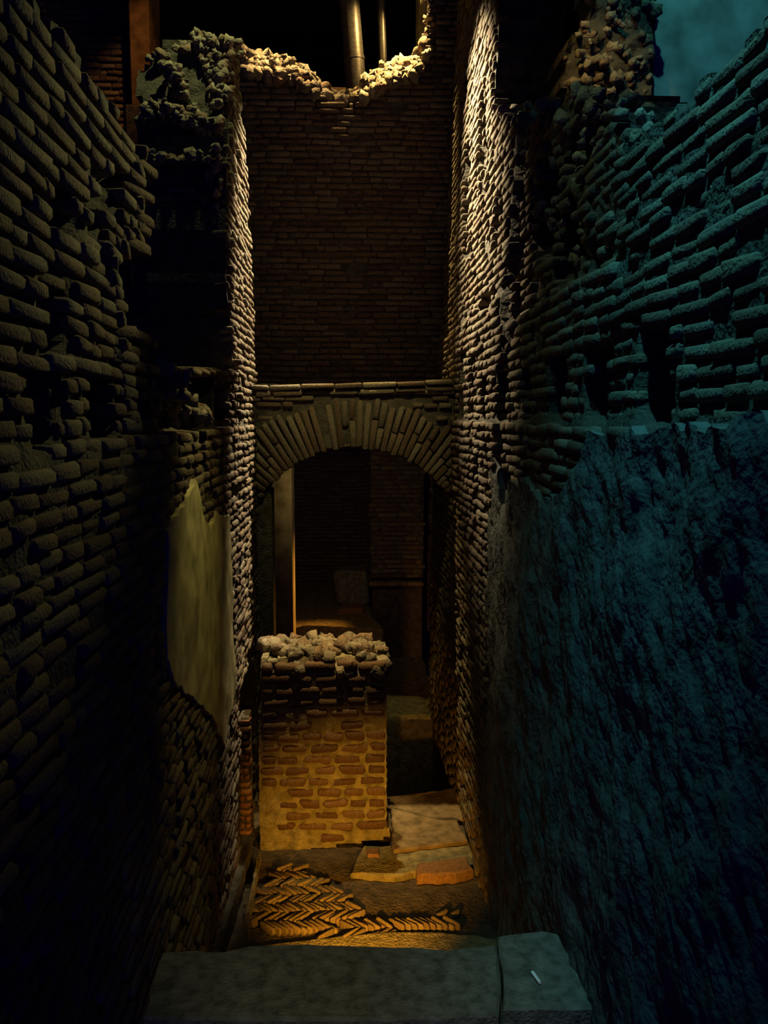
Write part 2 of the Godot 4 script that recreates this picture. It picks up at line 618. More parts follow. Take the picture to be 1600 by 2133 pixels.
# ---------------------------------------------------------------- the hall round the dig
func hall() -> void:
	var shell := [
		["wall_west", Vector3(-4.4, -1.6, -14.0), Vector3(-4.1, 8.5, 3.0), "dark outer side wall of the hall behind the left ruin"],
		["wall_east", Vector3(4.1, -1.6, -14.0), Vector3(4.4, 8.5, 3.0), "dark outer side wall of the hall behind the right ruin"],
		["wall_north", Vector3(-4.4, -1.6, -14.3), Vector3(4.4, 8.5, -14.0), "dark end wall of the hall far behind the ruin"],
		["ceiling", Vector3(-4.4, 8.2, -14.3), Vector3(4.4, 8.5, 3.0), "dark flat ceiling high over the ruin"],
	]
	for s in shell:
		var o := part(s[0], box_mesh(s[1], s[2]), M.dark, self)
		tag(o, s[3], "ceiling" if s[0] == "ceiling" else "wall", "structure")
	for k in 5:
		var z := -10.4 - k * 0.75
		var st := begin()
		st.set_smooth_group(-1)
		var r := RandomNumberGenerator.new()
		worn_box(Vector3(8.2, 0.04, 0.20), 0.004, 0, r, Color.WHITE, st, Transform3D(Basis(), Vector3(0, 7.98, z)))
		worn_box(Vector3(8.2, 0.24, 0.03), 0.004, 0, r, Color.WHITE, st, Transform3D(Basis(), Vector3(0, 8.08, z)))
		var o := part("ceiling_beam" if k == 0 else "ceiling_beam_%03d" % k, done(st), M.beam, self)
		tag(o, "dark steel beam crossing under the hall ceiling", "beam", "structure", "ceiling beams of the hall")


# ---------------------------------------------------------------- right wall
func right_wall() -> void:
	var w := thing("wall_right", "long ancient brick wall on the right with joist sockets and grey plaster below", "wall", Vector3.ZERO, "structure")
	var f := Face.new(Vector3(XR, 0, 0), Vector3(0, 0, -1), Vector3.UP, Vector3(-1, 0, 0))
	var top := [[1.0, 3.87], [2.5, 3.84], [3.1, 3.90], [3.45, 4.18], [3.86, 4.34], [4.37, 4.47], [4.9, 4.62], [5.5, 4.85], [5.90, 5.05], [5.98, 7.6], [8.6, 7.6]]
	var sockets := [[2.37, 2.65, 2.99, 3.28], [2.96, 3.22, 2.99, 3.23], [3.56, 3.82, 2.995, 3.25], [4.21, 4.46, 2.995, 3.23], [4.82, 5.02, 2.995, 3.27], [5.38, 5.52, 2.995, 3.24], [5.92, 6.12, 3.02, 3.40], [6.42, 6.70, 2.99, 3.50], [4.62, 4.76, 2.50, 2.72], [5.62, 5.70, 2.55, 2.72], [3.35, 3.50, 3.52, 3.72]]
	var hollows := [[6.35, 4.95, 0.13, 0.42], [6.10, 4.70, 0.10, 0.25], [7.05, 4.85, 0.20, 0.40], [6.95, 4.42, 0.12, 0.22], [7.4, 5.7, 0.10, 0.16], [6.6, 4.25, 0.10, 0.12], [5.75, 3.74, 0.35, 0.07], [5.45, 4.2, 0.10, 0.2], [3.9, 3.75, 0.25, 0.20], [4.4, 4.05, 0.3, 0.3], [3.75, 4.15, 0.3, 0.14]]
	var plaster := poly([[1.0, 3.0], [1.8, 2.99], [2.5, 2.965], [2.8, 2.93], [3.02, 2.945], [3.12, 2.83], [3.4, 2.69], [3.8, 2.64], [4.1, 2.70], [4.45, 2.67], [4.6, 2.55], [4.78, 2.52], [4.86, 2.72], [5.0, 2.745], [5.06, 2.4], [5.08, 1.9], [5.16, 1.43], [5.10, 0.7], [5.06, -0.1], [1.0, -0.1]])
	var inside := func(u, v): return v < line(top, u) + 0.05 * nz.get_noise_2d(u * 5, v * 5) and u > 1.0
	var rel := func(u, v):
		var d := wobble(u, v) - lean(v)
		if v < 2.995:
			d += 0.02
		if u > 4.9 and v < 3.72 + 0.06 * nz.get_noise_1d(u * 4):
			d += 0.03
		if u > 2.9 and u < 5.0 and v > 3.55:
			d -= 0.05 + 0.06 * absf(nz.get_noise_2d(u * 3, v * 3))
		return d
	var depth := func(u, v):
		if in_boxes(sockets, u, v):
			return -0.42
		var h := in_ovals(hollows, u, v)
		return rel.call(u, v) - (0.012 if u < 4.2 else 0.020) + 0.006 * nz.get_noise_2d(u * 14, v * 14) - minf(0.18, 0.6 * h)
	part("mortar_core", core(f, 1.0, 8.62, -1.3, 7.6, 0.045, inside, depth, 0.55), M.mortar, w)
	var ok := func(u, v):
		return inside.call(u, v) and not in_boxes(sockets, u, v) and in_ovals(hollows, u, v) < 0.12 and not (v < 2.98 and Geometry2D.is_point_in_polygon(Vector2(u + 0.03, v + 0.03), plaster))
	var list := []
	courses(list, f, 1.0, 8.6, -0.05, 7.2, 0.056, 0.11, 0.25, ok, rel, 1.0, 1.3)
	lay(list, w, "brick", M.brick)
	# the coat of old plaster over the lower part
	var edge := ragged(plaster, 0.05)
	var pin := func(u, v): return Geometry2D.is_point_in_polygon(Vector2(u, v), edge)
	var pd := func(u, v): return 0.045 + wobble(u, v) * 1.4 + 0.028 * nz.get_noise_2d(u * 2.4, v * 1.1 + 8) + 0.014 * nz.get_noise_2d(u * 13, v * 13)
	var p := part("plaster_coat", core(f, 1.0, 5.3, -0.1, 3.06, 0.03, pin, pd, 0.02, 0.3, edge), M.old_plaster, w)
	p.set_meta("label", "rough grey plaster coat")
	# loose core stones in the broken upper part
	var rl := []
	for h in [[3.9, 3.78, 10], [4.4, 4.05, 14], [3.75, 4.15, 12], [3.3, 3.98, 6], [4.7, 4.5, 8], [4.1, 4.36, 8], [3.55, 4.2, 6]]:
		pile(rl, Vector3(XR + 0.11 + lean(h[1]), h[1], -h[0]), Vector3(0.03, 0.12, 0.26), h[2], 0.05, 0.11)
	for u in [3.2, 3.45, 3.7, 3.95, 4.2, 4.45, 4.7, 4.95, 5.2, 5.5, 5.75]:
		pile(rl, Vector3(XR + 0.14 + lean(4.5), line(top, u) + 0.01, -u), Vector3(0.12, 0.03, 0.12), 4, 0.06, 0.13)
	stones_lay(rl, w)


# ---------------------------------------------------------------- left wall
func left_wall() -> void:
	var w := thing("wall_left", "long ancient brick wall on the left with joist sockets, broken top and a yellow plaster patch", "wall", Vector3.ZERO, "structure")
	var f := Face.new(Vector3(XL, 0, 0), Vector3(0, 0, -1), Vector3.UP, Vector3(1, 0, 0))
	var sockets := [[2.11, 2.24, 2.93, 3.11], [2.61, 2.80, 2.94, 3.10], [3.18, 3.44, 2.93, 3.13], [5.05, 5.58, 2.95, 3.20], [6.05, 6.23, 2.96, 3.24], [2.24, 2.38, 3.18, 3.33], [4.38, 4.55, 2.74, 2.95], [5.72, 6.5, 0.05, 1.15], [6.2, 6.5, 1.15, 1.27], [5.5, 5.6, 1.9, 2.0]]
	var hollows := [[2.9, 3.72, 0.16, 0.07], [2.45, 3.55, 0.12, 0.08], [3.15, 3.80, 0.15, 0.05], [2.75, 3.62, 0.10, 0.06]]
	var plaster := poly([[3.44, 2.54], [3.75, 2.60], [4.0, 2.66], [4.15, 2.70], [4.3, 2.55], [4.55, 2.40], [4.8, 2.47], [5.1, 2.42], [5.28, 2.40], [5.34, 1.87], [5.36, 1.25], [4.9, 1.10], [4.41, 1.45], [3.9, 1.72], [3.5, 1.93], [3.37, 2.05], [3.42, 2.3]])
	var end := [[2.9, 3.12], [3.0, 3.10], [3.27, 3.03], [3.45, 2.95], [3.52, 2.92], [3.60, 3.22], [3.70, 3.38], [3.86, 3.28], [3.95, 3.46], [4.02, 3.30], [4.06, 3.1]]
	var front := [[3.28, 5.85], [3.85, 5.82], [4.65, 5.93], [4.9, 6.18], [5.2, 6.40], [5.8, 6.55]]
	var back := [[3.3, 7.38], [4.0, 7.28], [5.0, 7.14], [5.4, 6.92], [5.7, 6.8]]
	var low := [[3.0, 3.32], [3.62, 3.34], [3.66, 3.21], [3.9, 3.19], [4.9, 3.24], [5.9, 3.28], [9.0, 3.28]]
	var inside := func(u, v):
		if u > line(front, v) and u < line(back, v) + 0.02 * nz.get_noise_1d(v * 9) and v < 5.68:
			return true
		if u < line(end, v):
			return v < 4.0 + 0.05 * nz.get_noise_1d(u * 6)
		return v < line(low, u)
	var rel := func(u, v):
		var d := wobble(u, v) * 1.3 - 0.5 * lean(v)
		if v < 2.93:
			d += 0.015
		if u > line(end, v) and u < 4.95 and v > 2.93:
			d -= 0.05 if u < 3.66 else 0.22 - 0.25 * clampf((3.25 - v) * 1.0 - (u - 3.7) * 0.12, 0.0, 0.5)
		return d
	var depth := func(u, v):
		if in_boxes(sockets, u, v):
			return -0.28
		return rel.call(u, v) - (0.013 if v < 3.0 else 0.024) + 0.008 * nz.get_noise_2d(u * 14, v * 14) - minf(0.08, 0.25 * in_ovals(hollows, u, v))
	part("mortar_core", core(f, 1.0, 9.0, -1.3, 5.8, 0.06, inside, depth, 0.55), M.mortar, w)
	var ok := func(u, v):
		if not inside.call(u, v) or in_boxes(sockets, u, v) or in_ovals(hollows, u, v) > 0.3:
			return false
		if u > 3.7 and u < 4.98 and v > 2.95 and v < 3.17:
			return false
		return not Geometry2D.is_point_in_polygon(Vector2(u, v), plaster)
	var list := []
	courses(list, f, 1.2, 8.9, 0.0, 5.75, 0.0555, 0.12, 0.27, ok, rel, 1.0, 1.4)
	# whole bricks left standing out of the torn end
	for k in 26:
		var v := 2.96 + k * 0.0405
		var u := line(end, v) - 0.03
		var l: float = LENS[2 + rng.randi() % 4]
		if v < 4.0:
			list.append([bricks[[LENS.find(l), rng.randi() % 6, k % 2]], Transform3D(Basis.from_euler(Vector3(0, PI / 2 + rng.randf_range(-0.3, 0.3), rng.randf_range(-0.05, 0.05))), Vector3(XL - 0.05, v, -u)), l * 0.05])
	lay(list, w, "brick", M.brick)
	var edge := ragged(plaster, 0.03)
	var pin := func(u, v): return Geometry2D.is_point_in_polygon(Vector2(u, v), edge)
	var pd := func(u, v): return 0.026 + wobble(u, v) + 0.004 * nz.get_noise_2d(u * 3, v * 3)
	var p := part("plaster_patch", core(f, 3.3, 5.4, 1.0, 2.75, 0.024, pin, pd, 0.02, 0.1, edge), M.plaster, w)
	p.set_meta("label", "smooth yellowish plaster patch")
	var rl := []
	for k in 34:
		var t := k / 33.0
		pile(rl, Vector3(XL - 0.10 + 0.05 * sin(t * 9), lerpf(3.17, 2.96, t) + rng.randf_range(-0.02, 0.05), -lerpf(3.75, 4.75, t)), Vector3(0.07, 0.035, 0.07), 2, 0.06, 0.15)
	for k in 14:
		pile(rl, Vector3(XL - 0.14, 3.07 + rng.randf_range(-0.08, 0.08), -rng.randf_range(3.7, 4.3)), Vector3(0.05, 0.03, 0.1), 1, 0.07, 0.15)
	stones_lay(rl, w)
	# the flat course that closes the top between the torn end and the pier
	var cl := []
	var u := 4.1
	while u < 5.85:
		var l := rng.randf_range(0.18, 0.28)
		cl.append([bricks[[5, rng.randi() % 6, 0]], Transform3D(Basis(Vector3(0, 0, -1), Vector3.UP, Vector3(1, 0, 0)) * Basis.from_scale(Vector3(-l / 0.24, 0.9, 1.6)) if false else Basis.from_euler(Vector3(0, PI / 2, 0)) * Basis.from_scale(Vector3(l / 0.24, 0.9, 1.8)), Vector3(XL - 0.06, line(low, u) + 0.015, -u - l / 2)), l * 0.05])
		u += l + 0.01
	lay(cl, w, "cap_brick", M.brick)


# ---------------------------------------------------------------- the tall pier on the left
func left_pier() -> void:
	var w := thing("pillar_left", "tall dark brick pier on the left with a crumbling rubble top", "pillar", Vector3.ZERO, "structure")
	var f := Face.new(Vector3(0, 0, -5.8), Vector3.RIGHT, Vector3.UP, Vector3(0, 0, 1))
	var front := [[3.0, 5.85], [4.62, 5.91], [4.68, 5.86], [4.76, 6.12], [4.92, 6.16], [4.99, 6.05], [5.06, 6.28], [5.45, 6.42], [5.8, 6.50]]
	var topx := [[-1.6, 5.42], [-1.3, 5.50], [-1.2, 5.58], [-0.9, 5.64], [-0.7, 5.62]]
	var inside := func(u, v): return v < line(topx, u) and u < -0.79 - 0.02 * maxf(0.0, v - 3.3) and u > -1.42 + 0.05 * nz.get_noise_1d(v * 5)
	var rel := func(_u, v): return 5.8 - line(front, v) + wobble(_u, v)
	var depth := func(u, v): return rel.call(u, v) - 0.02 + 0.03 * nz.get_noise_2d(u * 9, v * 9) * (1.0 if v > 4.6 else 0.2)
	part("mortar_core", core(f, -1.48, -0.72, 2.9, 5.8, 0.04, inside, depth, 1.1), M.mortar, w)
	var list := []
	var ok := func(u, v): return u > -1.42 and u < -0.735 - 0.02 * maxf(0.0, v - 3.3) and v < 4.66 and not (u > -0.9 and v > 4.3)
	courses(list, f, -1.44, -0.70, 3.0, 4.72, 0.056, 0.12, 0.26, ok, rel, 1.0, 0.9)
	lay(list, w, "brick", M.brick, 150)
	var rl := []
	for k in 22:      # along the top edge
		var x := -1.38 + k * 0.03
		pile(rl, Vector3(x, line(topx, x) - 0.01, -6.50), Vector3(0.02, 0.03, 0.10), 2, 0.06, 0.13)
	for k in 120:      # the rough upper right part
		var v := rng.randf_range(5.15, 5.66)
		var x := rng.randf_range(-1.06 + (5.7 - v) * 0.3, -0.80)
		pile(rl, Vector3(x, v, -line(front, v) + 0.01), Vector3(0.02, 0.02, 0.02), 1, 0.04, 0.12)
	for k in 44:      # a lump on the left
		var t := rng.randf()
		pile(rl, Vector3(-1.20 + t * 0.12 + rng.randf_range(-0.05, 0.05), 5.42 - t * 0.32, -6.30), Vector3(0.03, 0.03, 0.05), 1, 0.06, 0.12)
	for k in 70:      # two torn shelves
		var x := rng.randf_range(-1.36, -0.82)
		pile(rl, Vector3(x, 4.99 + 0.04 * sin(x * 9), -6.08), Vector3(0.02, 0.05, 0.04), 1, 0.05, 0.12)
		if k % 2 == 0:
			pile(rl, Vector3(x, 4.69 + 0.02 * sin(x * 13), -5.90), Vector3(0.02, 0.025, 0.04), 1, 0.05, 0.11)
	for k in 18:      # the torn corner down the strip
		var v := 4.70 - k * 0.035
		pile(rl, Vector3(-0.84 + 0.03 * sin(k * 1.3) - 0.5 * lean(v), v, -line(front, v) + 0.0), Vector3(0.05, 0.02, 0.02), 2, 0.05, 0.10)
	stones_lay(rl, w)


# ---------------------------------------------------------------- back wall over the passage
func wall_back() -> void:
	var w := thing("wall_back", "dark brick wall above the arch with a broken, brightly lit rubble top", "wall", Vector3.ZERO, "structure")
	var f := Face.new(Vector3(0, 0, -8.3), Vector3.RIGHT, Vector3.UP, Vector3(0, 0, 1))
	var top := [[-1.8, 6.36], [-0.95, 6.36], [-0.68, 6.30], [-0.50, 6.28], [-0.33, 6.20], [-0.20, 6.05], [-0.07, 5.99], [0.16, 6.03], [0.19, 6.12], [0.37, 6.24], [0.63, 6.31], [0.74, 6.42], [0.78, 6.58], [0.80, 6.76], [0.83, 7.7], [1.6, 7.7]]
	var inside := func(u, v): return v < line(top, u) - 0.03 + 0.03 * nz.get_noise_2d(u * 8, v * 8)
	var rel := func(u, v): return wobble(u, v)
	var depth := func(u, v): return rel.call(u, v) - 0.022 + 0.01 * nz.get_noise_2d(u * 14, v * 14) - 0.20 * clampf(1.0 - (line(top, u) - v) / 0.26, 0.0, 1.0)
	part("mortar_core", core(f, -1.8, 1.45, 2.72, 7.7, 0.055, inside, depth, 0.45), M.mortar, w)
	var list := []
	var ok := func(u, v): return inside.call(u, v) and v < line(top, u) - 0.12 + 0.08 * nz.get_noise_2d(u * 5, v * 3)
	courses(list, f, -1.75, 1.4, 2.75, 7.6, 0.056, 0.12, 0.26, ok, rel, 1.0, 1.0)
	lay(list, w, "brick", M.brick)
	var rl := []
	var x := -1.0
	while x < 0.86:
		var y := line(top, x)
		var thick := 0.24 if x < -0.25 or x > 0.17 else 0.08
		for k in (9 if thick > 0.1 else 3):
			var t := rng.randf()
			pile(rl, Vector3(x, y - t * thick, -8.46 + 0.2 * t * thick / 0.24), Vector3(0.025, 0.012, 0.02), 1, 0.08, 0.21)
		for k in 3:
			pile(rl, Vector3(x, y + 0.01, -8.56), Vector3(0.03, 0.015, 0.10), 1, 0.07, 0.16)
		x += 0.055
	for k in 22:     # up the left edge of the standing part
		var y := 6.42 + k * 0.035
		pile(rl, Vector3(0.80 + 0.02 * sin(k * 1.7), y, -8.36), Vector3(0.025, 0.02, 0.08), 2, 0.05, 0.11)
	stones_lay(rl, w)
	# unseen slab that carries it and keeps light from above off the passage
	var v := part("unseen_vault", box_mesh(Vector3(-1.3, 2.80, -8.6), Vector3(1.3, 3.18, -7.1), 0.03, 0.01), M.mortar, w)
	v.set_meta("label", "unseen mortar slab over the passage, shading it from above")


# ---------------------------------------------------------------- the arch
func arch() -> void:
	var w := thing("brick_arch", "segmental brick arch spanning the corridor between the two walls", "arch", Vector3.ZERO, "structure")
	var f := Face.new(Vector3(0, 0, -6.9), Vector3.RIGHT, Vector3.UP, Vector3(0, 0, 1))
	var c := Vector2(0.075, 1.83)
	var r0 := 0.918
	var r1 := 1.32
	var inside := func(u, v): return (Vector2(u, v) - c).length() > r0 + 0.02 and v < 3.26 + 0.02 * u
	var rough := func(u, v): return clampf(1.0 - absf(u - 0.02) / 0.36, 0.0, 1.0) * clampf((v - 2.5) * 4.0, 0.0, 1.0)
	var depth := func(u, v): return -0.03 + 0.012 * nz.get_noise_2d(u * 10, v * 10) + 0.010 * rough.call(u, v) * (0.6 + nz.get_noise_2d(u * 7, v * 7))
	part("mortar_core", core(f, -0.76, 0.93, 1.55, 3.28, 0.03, inside, depth, 0.36), M.mortar, w)
	var list := []
	var a := -1.20
	while a < 1.12:
		var lim := 9.0
		if a < -0.05:
			lim = (c.x + 0.735) / sin(-a)
		elif a > 0.05:
			lim = (0.896 - c.x) / sin(a)
		var e := minf(r1 + rng.randf_range(-0.035, 0.02), lim - 0.01)
		var s := r0 + rng.randf_range(-0.012, 0.012)
		var d := Vector3(sin(a), cos(a), 0)
		var wide: float = rough.call(c.x + d.x * 1.1, 2.9)
		if e - s > 0.06:
			var pieces := 1 if rng.randf() < 0.45 else 2
			var cut := s
			for k in pieces:
				var nxt := e if k == pieces - 1 else lerpf(s, e, rng.randf_range(0.4, 0.62))
				var l := nxt - cut - 0.008
				if l > 0.03 and not (rng.randf() < wide * 0.12):
					var li := 0
					while li < LENS.size() - 1 and LENS[li + 1] <= l + 0.012:
						li += 1
					var mid := c + Vector2(d.x, d.y) * (cut + nxt) / 2.0
					var b := Basis(d, Vector3(-d.y, d.x, 0), Vector3(0, 0, 1)) * Basis.from_euler(Vector3(rng.randf_range(-1, 1) * 0.05, rng.randf_range(-1, 1) * 0.02, 0))
					b = b * Basis.from_scale(Vector3(l / LENS[li], 0.98 + 0.12 * (mid - c).length() - 0.06, 1.0))
					list.append([bricks[[li, rng.randi() % 6, k]], Transform3D(b, Vector3(mid.x, mid.y, -6.9 - 0.05 + rng.randf_range(-0.008, 0.012) - 0.006 * wide)), l * 0.05])
				cut = nxt
		a += 0.0515 + rng.randf_range(-0.003, 0.003)
	lay(list, w, "arch_brick", M.brick)
	part("arch_jamb", box_mesh(Vector3(-0.745, -1.2, -7.26), Vector3(-0.60, 2.42, -6.96), 0.015, 0.006), M.mortar, w)
	var sp := []
	var ok := func(u, v): return (Vector2(u, v) - c).length() > r1 + 0.025 and v < 3.20 and u > -0.73 and u < 0.89
	var flat := func(_u, _v): return 0.0
	courses(sp, f, -0.72, 0.88, 2.86, 3.20, 0.052, 0.16, 0.28, ok, flat, 0.9, 1.0)
	# two projecting courses along the top
	var okt := func(u, _v): return u > -0.735 and u < 0.895
	var p1 := func(u, _v): return 0.035 + 0.006 * nz.get_noise_1d(u * 6)
	var f2 := Face.new(Vector3(0, 0.0, -6.9), Vector3(1, 0.028, 0).normalized(), Vector3.UP, Vector3(0, 0, 1))
	courses(sp, f2, -0.72, 0.89, 3.175, 3.215, 0.048, 0.2, 0.28, okt, func(_u, _v): return 0.015, 0.9, 1.0)
	courses(sp, f2, -0.72, 0.89, 3.225, 3.265, 0.048, 0.2, 0.28, okt, p1, 0.95, 1.2)
	lay(sp, w, "brick", M.brick)


# ---------------------------------------------------------------- the floor
func ground() -> void:
	var w := thing("floor", "uneven corridor floor of earth, slabs and a worn herringbone brick patch", "floor", Vector3.ZERO, "structure")
	var f := Face.new(Vector3(0, 0, 0), Vector3.RIGHT, Vector3(0, 0, -1), Vector3.UP)
	var inside := func(u, v): return v < 6.52 + 0.25 * u - 0.1 or u < 0.25
	var hb := poly([[-0.516, 5.38], [-0.40, 5.50], [-0.30, 5.44], [-0.15, 5.32], [0.0, 5.13], [0.05, 4.97], [0.12, 4.87], [0.40, 4.87], [0.62, 4.90], [0.66, 4.82], [0.3, 4.74], [-0.07, 4.70], [-0.25, 4.74], [-0.45, 4.80], [-0.57, 4.86], [-0.60, 5.0]])
	var depth := func(u, v): return -0.012 + 0.014 * nz.get_noise_2d(u * 2.2, v * 2.2) + 0.006 * nz.get_noise_2d(u * 12, v * 12) - (0.02 if u < -0.5 and v < 5.2 else 0.0) + 0.02 * clampf((v - 5.25) * 2, 0, 1)
	part("earth", core(f, -0.76, 0.93, 2.9, 6.7, 0.045, inside, depth, 1.25), M.earth, w)
	part("pit_bottom", box_mesh(Vector3(-1.2, -1.5, -14.0), Vector3(1.4, -1.25, -2.5)), M.earth, w)
	# herringbone bricks set on edge
	var list := []
	var L := 0.125
	var tiles := []
	var tr := RandomNumberGenerator.new()
	tr.seed = 31
	for q in [Color(0.19, 0.145, 0.075), Color(0.16, 0.12, 0.062), Color(0.22, 0.168, 0.085), Color(0.175, 0.122, 0.07)]:
		tiles.append(worn_box(Vector3(0.13, 0.043, 0.10), 0.009, 0.003, tr, q))
	var W := 0.025
	for k in 12:
		var t := k % 2
		for m in range(-24, 28):
			var p := Vector2(m * W * 1.45 + 0.5 * W * t, 4.62 + k * L * 0.76)
			var edge := nz.get_noise_2d(p.x * 7, p.y * 7) * 0.06
			if Geometry2D.is_point_in_polygon(p + Vector2(edge, edge), hb) and rng.randf() > 0.03:
				var b := Basis.from_euler(Vector3(0, PI / 4 if t else -PI / 4, 0)) * Basis.from_euler(Vector3(rng.randf_range(-0.1, 0.1), rng.randf_range(-0.06, 0.06), rng.randf_range(-0.06, 0.06))) * Basis.from_scale(Vector3(L / 0.13, 1.0, W * 1.22 / 0.10))
				list.append([tiles[rng.randi() % 4], Transform3D(b, Vector3(p.x, 0.006 + rng.randf_range(-0.006, 0.008), -p.y)), L * W])
	lay(list, w, "herringbone_brick", M.brick)
	for s in [
		["floor_slab", [[0.30, 6.30], [0.30, 6.45], [0.86, 6.60], [0.87, 6.05], [0.60, 6.10]], -0.05, 0.050, "sandstone", "tan slab at the pit edge"],
		["floor_slab_001", [[0.31, 5.60], [0.33, 6.25], [0.60, 6.07], [0.80, 6.02], [0.84, 5.72]], -0.05, 0.062, "sandstone", "large tan slab beside the low wall"],
		["floor_slab_002", [[0.02, 5.36], [0.10, 5.72], [0.29, 5.72], [0.31, 5.60], [0.84, 5.70], [0.86, 5.44], [0.60, 5.40], [0.30, 5.32]], -0.05, 0.036, "pale_mortar", "worn pale mortar bed"],
		["floor_tile", [[0.13, 5.56], [0.125, 5.64], [0.215, 5.64], [0.21, 5.555]], 0.0, 0.056, "terracotta", "small orange tile"],
		["floor_slab_003", [[0.44, 5.29], [0.46, 5.42], [0.80, 5.50], [0.82, 5.34], [0.70, 5.28]], -0.03, 0.060, "terracotta", "reddish slab with a broken edge"],
		["kerb", [[-0.602, 5.62], [-0.585, 5.62], [-0.578, 4.70], [-0.615, 4.62]], -0.05, 0.075, "pale_mortar", "narrow pale mortar kerb"],
		["wall_footing", [[-0.76, 6.7], [-0.68, 6.0], [-0.65, 5.6], [-0.70, 4.5], [-0.76, 4.5]], -0.05, 0.12, "mortar", "dark footing of the left wall"],
		["sill", [[-0.55, 4.60], [-0.2, 4.66], [0.15, 4.72], [0.55, 4.70], [0.86, 4.62], [0.86, 4.35], [-0.55, 4.35]], -0.08, 0.03, "pale_mortar", "lit mortar edge before the stone ledge"],
	]:
		part(s[0], prism(poly(s[1]), s[2], s[3], 0.014), M[s[4]], w, Transform3D(), s[5])


# ---------------------------------------------------------------- the low wall on the floor
func low_wall() -> void:
	var w := thing("low_wall", "low free-standing wall of brown bricks in pale mortar with a lumpy rubble top", "wall", Vector3.ZERO, "structure")
	var f := Face.new(Vector3(0, 0, -5.75), Vector3.RIGHT, Vector3.UP, Vector3(0, 0, 1))
	var left := [[-0.05, -0.612], [1.5, -0.590]]
	var right := [[-0.05, 0.302], [0.06, 0.298], [0.2, 0.272], [1.5, 0.270]]
	var base := [[-0.62, -0.01], [-0.40, -0.02], [-0.36, -0.01], [-0.15, 0.015], [0.30, 0.075]]
	var inside := func(u, v): return v < 1.35 + 0.03 * nz.get_noise_1d(u * 7) and v > line(base, u) and u > line(left, v) and u < line(right, v)
	var patch := func(u, v): return (v < 0.36 + 0.10 * nz.get_noise_1d(u * 9) and u < -0.44 + 0.06 * nz.get_noise_1d(v * 9 + 4)) or (v < 0.16 and u < -0.18 and u > -0.45) or (v < 0.03)
	var depth := func(u, v): return -0.004 + 0.007 * nz.get_noise_2d(u * 9, v * 9) + (0.008 if patch.call(u, v) else 0.0) - clampf((v - 1.24) * 0.5, 0, 0.08)
	part("mortar_core", core(f, -0.63, 0.315, -0.03, 1.45, 0.022, inside, depth, 0.45), M.pale_mortar, w)
	var list := []
	var r := RandomNumberGenerator.new()
	r.seed = 5
	var tone := [Color(0.105, 0.062, 0.038), Color(0.125, 0.076, 0.046), Color(0.092, 0.055, 0.036), Color(0.14, 0.09, 0.055)]
	var kinds := []
	for k in 12:
		kinds.append(worn_box(Vector3(0.16, 0.066, 0.06), 0.015, 0.006, r, tone[k % 4]))
	var v := 0.085
	var row := 0
	while v < 1.30:
		var u := line(left, v) + 0.012
		var first := true
		while u < 0.27:
			var l := rng.randf_range(0.13, 0.21)
			if first and row % 2 == 1:
				l *= 0.55
			first = false
			if line(right, v) - u < 0.30:
				l = line(right, v) - 0.008 - u if line(right, v) - u < 0.23 else (line(right, v) - u) * 0.5 - 0.01
			var uc := u + l / 2
			var vc := v + 0.007 * nz.get_noise_2d(uc * 3, v * 3)
			u += l + rng.randf_range(0.010, 0.022)
			if vc - 0.03 > line(base, uc) and not patch.call(uc, vc) and rng.randf() > 0.03:
				var b := Basis.from_euler(Vector3(rng.randf_range(-0.03, 0.03), rng.randf_range(-0.03, 0.03), rng.randf_range(-0.03, 0.03))) * Basis.from_scale(Vector3(l / 0.16, rng.randf_range(0.9, 1.08), 1.0))
				list.append([kinds[rng.randi() % 12], Transform3D(b, Vector3(uc, vc, -5.75 - 0.022 + rng.randf_range(-0.003, 0.005))), l * 0.06])
			if l < 0.03:
				break
		v += 0.081
		row += 1
	lay(list, w, "brick", M.brick)
	var rl := []
	for k in 120:
		var x := rng.randf_range(-0.575, 0.255)
		var z := rng.randf_range(5.775, 6.18)
		var y := 1.40 + 0.035 * nz.get_noise_2d(x * 4, z * 4) - 0.12 * pow(clampf((5.86 - z) / 0.085, 0.0, 1.0), 2.0) - 0.07 * pow(clampf((x - 0.15) / 0.11, 0.0, 1.0), 2.0)
		pile(rl, Vector3(x, y - 0.02, -z), Vector3(0.01, 0.01, 0.005), 1, 0.08, 0.20)
	stones_lay(rl, w)
	# the stub of brick ends beside it, against the left wall
	var s := thing("brick_stub", "narrow toothed stub of brick ends, coloured bright orange for lamplight, left of the low wall", "pillar", Vector3.ZERO, "structure")
	part("mortar_core", box_mesh(Vector3(-0.745, -0.05, -5.95), Vector3(-0.672, 0.95, -5.765), 0.01, 0.004), M.mortar, s)
	var ends := []
	var er := RandomNumberGenerator.new()
	er.seed = 8
	for q in [Color(0.26, 0.13, 0.06), Color(0.30, 0.17, 0.08), Color(0.21, 0.10, 0.05)]:  # brighter orange than the other bricks, imitating lamplight on the ends
		ends.append(worn_box(Vector3(0.07, 0.043, 0.10), 0.009, 0.004, er, q))
	var sl := []
	var y := 0.03
	while y < 0.95:
		var two := rng.randf() < 0.7
		for k in (2 if two else 1):
			var l := 0.038 if two else 0.085
			sl.append([ends[rng.randi() % 3], Transform3D(Basis.from_euler(Vector3(0, rng.randf_range(-0.1, 0.1), 0)) * Basis.from_scale(Vector3(l / 0.07, 0.85, 1.0)), Vector3(-0.692 - (0.0425 if two and k == 0 else 0.0) + (0.0 if two else -0.02) + rng.randf_range(-0.006, 0.008), y, -5.80 + rng.randf_range(-0.01, 0.012))), l * 0.04])
		y += 0.0495
	lay(sl, s, "brick", M.brick)


